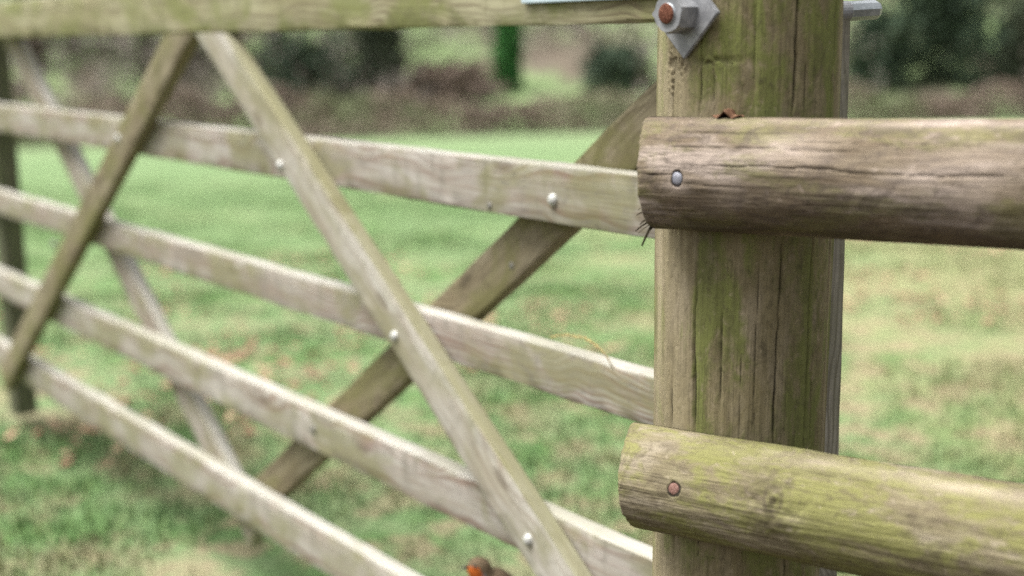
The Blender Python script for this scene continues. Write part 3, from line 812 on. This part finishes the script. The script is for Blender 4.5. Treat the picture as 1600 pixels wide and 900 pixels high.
r2, L2, U2, N2, W2 = build_rail('rail', (0.1108, 1.2880, -0.4120), (0.3975, 1.0635, -0.4050), 0.0485, M_log2, 31,
    cracks=[(-.052, .10, .26, .0009, .002, .004), (-.045, .19, .26, .0008, .0016, .09), (.0, .06, .09, .0005, .001, 0), (.045, .15, .30, .0007, .0014, -.01), (-.066, .02, .20, .0008, .0015, .0)],
    knots=[(.172, .016, .022, .026, .75)],
    nail_px=(1052, 765), moss=[(.215, .008, .045, .020, 1.2), (.095, .050, .03, .010, 1.0), (.12, -.045, .12, .012, .7), (.30, -.03, .06, .02, .6), (.02, .040, .012, .006, .7)],
    stains_shade=[(.158, .028, .012, .010, .9), (.17, -.004, .022, .006, 1.), (.055, .048, .010, .006, .7), (.24, -.05, .05, .008, .6), (.20, .045, .03, .005, .7), (.14, .03, .012, .016, .55), (.03, -.070, .25, .014, .5)],  # last band: underside shade put into the colour along with algae
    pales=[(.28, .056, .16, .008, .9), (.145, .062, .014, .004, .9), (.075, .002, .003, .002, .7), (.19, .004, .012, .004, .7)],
    skew=.30, lowcut=.006, taper=1.11, label='lower rail, greener, with a dark knot')
# torn fibres at the sawn end of the upper rail
for px, py, px2, py2, w0 in ((1014, 356, 1003, 384, .0011), (1008, 350, 993, 361, .0008), (1012, 353, 998, 364, .0004), (1004, 333, 995, 336, .0005), (1006, 345, 1000, 351, .0007), (1003, 325, 997, 328, .0004), (1016, 358, 1010, 368, .0006)):
    a = at(px + 3, py - 2, L1.y - .002 - .018); b = at(px2, py2, L1.y - .030)
    V, F = tube_mesh([[(a, w0 * 1.1), ((a + b) / 2 + Vector((0, 0, .0006)), w0), (b, w0 * .7)]], 6)
    mesh_obj('splinter', V, F, M_split, r1)

# gate hook bolt through the post: square washer, nut, rusty thread end
bth = -math.asin((1162 - 1070) / 142.)
BN = (-SV * math.cos(bth) + RV * math.sin(bth)).normalized(); BT = Z.cross(BN).normalized()
bz = at(1070, 21, 1.255).z
BC = Vector((PC.x, PC.y, bz)) + BN * (PR + .0005)
bolt = None
bm = bmesh.new()
bmesh.ops.create_cone(bm, cap_ends=True, segments=28, radius1=.0090, radius2=.0090, depth=.21)
bmesh.ops.transform(bm, verts=bm.verts, matrix=frame(BC + BN * (.0263 - .105), BT, Z, BN))
bolt = bm_obj('hook_bolt', bm, M_galv2, fence, True)
dome('thread_end', BC + BN * .0263, BN, .0089, .0022, M_rust, bolt, 24)['label'] = 'rusty cut end of the bolt'
bm = bmesh.new()
s_ = .0275
for wz in (-.0045, 0.):
    for k in range(4):
        an = k * math.pi / 2
        bm.verts.new(BC + (BT * math.cos(an) + Z * math.sin(an)) * s_ * 1.43 + BN * (wz + .0045))
bm.verts.ensure_lookup_table(); vv = bm.verts
bm.faces.new([vv[i] for i in (3, 2, 1, 0)]); bm.faces.new([vv[i] for i in (4, 5, 6, 7)])
for k in range(4): bm.faces.new((vv[k], vv[(k + 1) % 4], vv[4 + (k + 1) % 4], vv[4 + k]))
bmesh.ops.recalc_face_normals(bm, faces=bm.faces)
bmesh.ops.bevel(bm, geom=bm.edges[:], offset=.0009, segments=2, affect='EDGES')
bm_obj('square_washer', bm, M_galv, bolt)
def nut(name, c, axis, x0, af, hgt, hole, mat, parent, rot=0.):
    y0 = axis.cross(x0).normalized(); x0 = y0.cross(axis).normalized(); R0 = af / 2 / math.cos(math.pi / 6)
    prof = [(0, R0), (hgt * .86, R0), (hgt, R0 * .90), (hgt, hole), (hgt * .7, hole * .97)]
    V, F = [], []; sg = 36
    for (h_, rr) in prof:
        for k in range(sg):
            an = 2 * math.pi * k / sg + rot
            hexr = (af / 2) / math.cos(((an - rot) % (math.pi / 3)) - math.pi / 6)
            q = hexr if rr == R0 else (min(rr, hexr) if rr > hole else rr)
            V.append(c + (x0 * math.cos(an) + y0 * math.sin(an)) * q + axis * h_)
    for i in range(len(prof) - 1):
        for k in range(sg): F.append((i * sg + k, i * sg + (k + 1) % sg, (i + 1) * sg + (k + 1) % sg, (i + 1) * sg + k))
    o = mesh_obj(name, V, F, mat, parent, False)
    return o
nut('nut', BC + BN * .0045, BN, BT, 0.0305, .020, .0092, M_galv, bolt, .30)
# the far end that shows right of the post: threaded collar and long hexagonal end
e0 = at(1321, 18, 1.405); e1 = at(1373, 15, 1.420); ax = (e1 - e0).normalized()
def barrel(name, a, ax, L, af, mat, parent, sides=8, rot=.2):
    x0 = ax.orthogonal().normalized(); y0 = ax.cross(x0)
    prof = [(0, .86), (.0006, 1.), (L - .005, 1.), (L - .0015, .80), (L, .62)]
    V, F = [], []
    for (h_, k_) in prof:
        for k in range(sides):
            an = 2 * math.pi * k / sides + rot
            V.append(a + (x0 * math.cos(an) + y0 * math.sin(an)) * af / 2 * k_ + ax * h_)
    for i in range(len(prof) - 1):
        for k in range(sides): F.append((i * sides + k, i * sides + (k + 1) % sides, (i + 1) * sides + (k + 1) % sides, (i + 1) * sides + k))
    F.append(tuple(range(sides))[::-1]); F.append(tuple((len(prof) - 1) * sides + k for k in range(sides)))
    return mesh_obj(name, V, F, mat, parent, False)
hk = barrel('hook_pin', e0 - ax * .030, ax, (e1 - e0).length + .030, .0195, M_galv2, bolt, 9)
barrel('collar', e0 - ax * .012, ax, .0185, .0207, M_galv, hk, 24)

# ------------------------------------------------------------------ small things
# curled dead leaf on the upper rail against the post
_, c_, q_, s_, th_ = rail_hit(L1, U1, N1, W1, 0.0492, 1133, 187)
c_ = L1 + U1 * s_ + W1 * (0.0492 + .0012) + N1 * .004
V, F, nu_, nv_ = [], [], 26, 12
for i in range(nu_ + 1):
    q = i / nu_ * 2 - 1
    wdt = .0085 * (1 - abs(q) ** 2.2) * (1 + .25 * math.sin(q * 14)) + .0004
    hgt = (.0042) * math.exp(-((q - .02) / .34) ** 2) + .0012 * (1 + math.sin(q * 9 + 1)) * (1 - abs(q))
    for j in range(nv_ + 1):
        p = j / nv_ * 2 - 1
        V.append(c_ + U1 * (.0150 * q) - N1 * (wdt * p) + W1 * (hgt * (1 - .25 * p * p) + .0016 * abs(p) * math.sin(q * 7 + 2) - .0006 + .0011 * math.exp(-(p / .12) ** 2)))
for i in range(nu_):
    for j in range(nv_): F.append((i * (nv_ + 1) + j, i * (nv_ + 1) + j + 1, (i + 1) * (nv_ + 1) + j + 1, (i + 1) * (nv_ + 1) + j))
lf = mesh_obj('dead_leaf', V, F, M_leaf)
sm_ = lf.modifiers.new('thickness', 'SOLIDIFY'); sm_.thickness = .0004
tag(lf, 'curled russet dead leaf lying on the upper fence rail against the post', 'leaf')

# dry grass stalk with a drooping seed head, caught on the third bar of the gate
def gpx(px, py, w_):
    r_ = ray(px, py); s = (GP0 - w_) / GN.dot(r_); return Vector((0, 0, H)) + r_ * s
root = gpx(957, 574, .002)
stalk = empty('dry_grass_stalk', root, 'thin straw coloured grass stalk with drooping seed head on a gate bar', 'grass stalk')
pts = [gpx(x, y, w_) for x, y, w_ in ((957, 574, .001), (953, 566, .003), (948, 557, .006), (938, 545, .008), (928, 537, .008), (915, 529, .006), (900, 526, .003), (884, 523, .0), (868, 525, -.004), (862, 527, -.006))]
V, F = tube_mesh([[(p, .0009 - .00004 * i) for i, p in enumerate(pts)]], 6)
mesh_obj('stem', V, F, M_straw, stalk)
V, F = [], []
for i in range(30):
    k = 3.0 + 6 * i / 30; i0 = int(k); f_ = k - i0
    p = pts[i0].lerp(pts[min(i0 + 1, 9)], f_); dr = (pts[min(i0 + 1, 9)] - pts[i0]).normalized()
    sd_ = 1 if i % 2 else -1
    dr2 = (dr * .9 + Z * (.28 * sd_) + GN * (.25 * math.sin(i * 2.1))).normalized()
    L_ = .0080 * (1 - .3 * abs(i / 30 - .4)); n_ = dr2.orthogonal().normalized(); m_ = dr2.cross(n_); b0 = len(V)
    V += [p, p + dr2 * L_ * .4 + n_ * .0011, p + dr2 * L_ * .4 + m_ * .0011, p + dr2 * L_ * .4 - n_ * .0011, p + dr2 * L_ * .4 - m_ * .0011, p + dr2 * L_]
    for a_, b_ in ((1, 2), (2, 3), (3, 4), (4, 1)): F += [(b0, b0 + a_, b0 + b_), (b0 + 5, b0 + b_, b0 + a_)]
mesh_obj('seed_head', V, F, M_straw, stalk, False)

# robin perched on the bottom bar of the gate
M_eye = simple('bird_eye', (.006, .005, .004), (.01, .008, .006), 10, .12, 0, .6, 0)
M_beak = simple('bird_beak', (.045, .035, .03), (.06, .05, .04), 80, .4, 0, .4, .1)
M_leg = simple('bird_leg', (.16, .09, .06), (.12, .07, .05), 200, .6, 0, .3, .2)
M_wing = simple('bird_wing', (.115, .085, .055), (.075, .055, .036), 160, .8, 0, .2, .6)
n = NT('robin_feathers')
o_, gy = n.attr('orange', 'Fac'), n.attr('grey', 'Fac')
pn = n.noise(n.t.nodes.new('ShaderNodeTexCoord').outputs['Object'], 260, 4, .6)
oo = n.f('ADD', o_, n.f('MULTIPLY', n.f('SUBTRACT', pn, .5), .35))
col = n.mix(n.sm(pn, .35, .65), (.10, .073, .045), (.145, .105, .066))
col = n.mix(n.sm(gy, .3, .7), col, (.19, .19, .19))
col = n.mix(n.sm(n.attr('belly', 'Fac'), .3, .7), col, (.55, .50, .43))
col = n.mix(n.sm(oo, .38, .62), col, (.40, .100, .020))
n.bump(pn, .6, .001)
M_robin = n.fin(col, .9, .1)
def build_robin(loc, fx, fy):
    """fx = forward (beak), fy = bird's left; loc = where the feet grip"""
    fz = Z; K = 1.02
    t = empty('robin', loc, 'small orange breasted robin perched on the bottom bar of the gate', 'bird')
    spine = [(-.038, .018, .003), (-.033, .020, .012), (-.024, .024, .019), (-.012, .029, .0240), (-.001, .034, .0255), (.008, .041, .0240), (.0125, .0475, .0198), (.0150, .0530, .0172), (.0170, .0580, .0164), (.0190, .0635, .0166), (.0208, .0690, .0148), (.0220, .0735, .0108), (.0226, .0768, .0056)]
    V, F, OR, GY, BE = [], [], [], [], []; sg = 32
    for i, (a, b, rr) in enumerate(spine):
        p0 = spine[max(i - 1, 0)]; p1 = spine[min(i + 1, len(spine) - 1)]
        dx, dz = p1[0] - p0[0], p1[1] - p0[1]; L_ = math.hypot(dx, dz); dx, dz = dx / L_, dz / L_
        for k in range(sg):
            an = 2 * math.pi * k / sg; cu, su = math.cos(an), math.sin(an)           # cu: towards breast/front
            q = rr * (1 + .03 * math.sin(k * 5 + i))
            lx = a + dz * cu * q; lz = b - dx * cu * q; ly = su * q * .98
            V.append(loc + (fx * lx + fy * ly + fz * lz) * K)
            front = cu
            o1 = (1.15 * front + .25) * (1 if i >= 4 else 0) * (1 if lz < .0685 else 0)
            OR.append(max(0, min(1, .5 + (o1 - .35) * .9)) if i >= 4 and lz < .069 else 0)
            GY.append(1. if i >= 4 and -.02 < front < .12 and lz < .06 else 0.)
            BE.append(1. if i < 5 and front > .35 else 0.)
        if i:
            for k in range(sg): F.append(((i - 1) * sg + k, (i - 1) * sg + (k + 1) % sg, i * sg + (k + 1) % sg, i * sg + k))
    F.append(tuple(range(sg))); F.append(tuple((len(spine) - 1) * sg + k for k in range(sg)))
    o = mesh_obj('body', V, F, M_robin, t, True, None, {'orange': OR, 'grey': GY, 'belly': BE})
    bm = bmesh.new(); bm.from_mesh(o.data); bmesh.ops.recalc_face_normals(bm, faces=bm.faces); bm.to_mesh(o.data); bm.free()
    W = lambda x, y, z: loc + (fx * x + fy * y + fz * z) * K
    V, F = tube_mesh([[(W(.0345, 0, .0660), .0032), (W(.040, 0, .0658), .0020), (W(.0465, 0, .0648), .0004)]], 8); mesh_obj('beak', V, F, M_beak, o)
    for s in (1, -1):
        dome('eye', W(.0280, s * .0122, .0695), (fy * s + fx * .45).normalized(), .0024, .0020, M_eye, o, 14)
        V, F = [], []                                                                 # folded wing: long teardrop shell
        for i in range(13):
            q = i / 12; hw = .0125 * math.sin(math.pi * min(1, q * .9 + .12)) ** .7 * (1 - .55 * q) + .0004
            cx, cz = .006 - .060 * q, .041 - .026 * q
            for j in range(9):
                p = j / 8 * 2 - 1
                bulge = (.0245 if q < .6 else .0245 - .030 * (q - .6)) * (1 - .18 * p * p) - .004 * max(0, .2 - q) * 5
                V.append(W(cx + .003 * p, s * bulge, cz + hw * p))
        for i in range(12):
            for j in range(8): F.append((i * 9 + j, i * 9 + j + 1, (i + 1) * 9 + j + 1, (i + 1) * 9 + j))
        wg = mesh_obj('wing', V, F, M_wing, t); md = wg.modifiers.new('thickness', 'SOLIDIFY'); md.thickness = .002
        V, F = tube_mesh([[(W(.002, s * .009, .016), .0016), (W(-.004, s * .009, .007), .0011), (W(.003, s * .009, .0012), .0011)]] +
                         [[(W(.003, s * .009, .0012), .0010), (W(.012, s * .009 + k * .005, .0011), .0007)] for k in (-1, 0, 1)] + [[(W(.003, s * .009, .0012), .001), (W(-.006, s * .009, .0011), .0007)]], 6)
        mesh_obj('leg', V, F, M_leg, t)
    V, F = [], []
    for i in range(9):
        q = i / 8; hw = .005 + .005 * q
        for j in range(5):
            p = j / 4 * 2 - 1; V.append(W(-.030 - .052 * q, hw * p, .028 - .012 * q + .0015 * (1 - p * p)))
    for i in range(8):
        for j in range(4): F.append((i * 5 + j, i * 5 + j + 1, (i + 1) * 5 + j + 1, (i + 1) * 5 + j))
    tl = mesh_obj('tail', V, F, M_wing, t); md = tl.modifiers.new('thickness', 'SOLIDIFY'); md.thickness = .002
    return t
fx = (-rt * .90 - Vector((fwd.x, fwd.y, 0)) * .30); fx.z = 0; fx.normalize(); fy = Z.cross(fx)
build_robin(gp(1.555, -.7945, -.014), fx, fy)
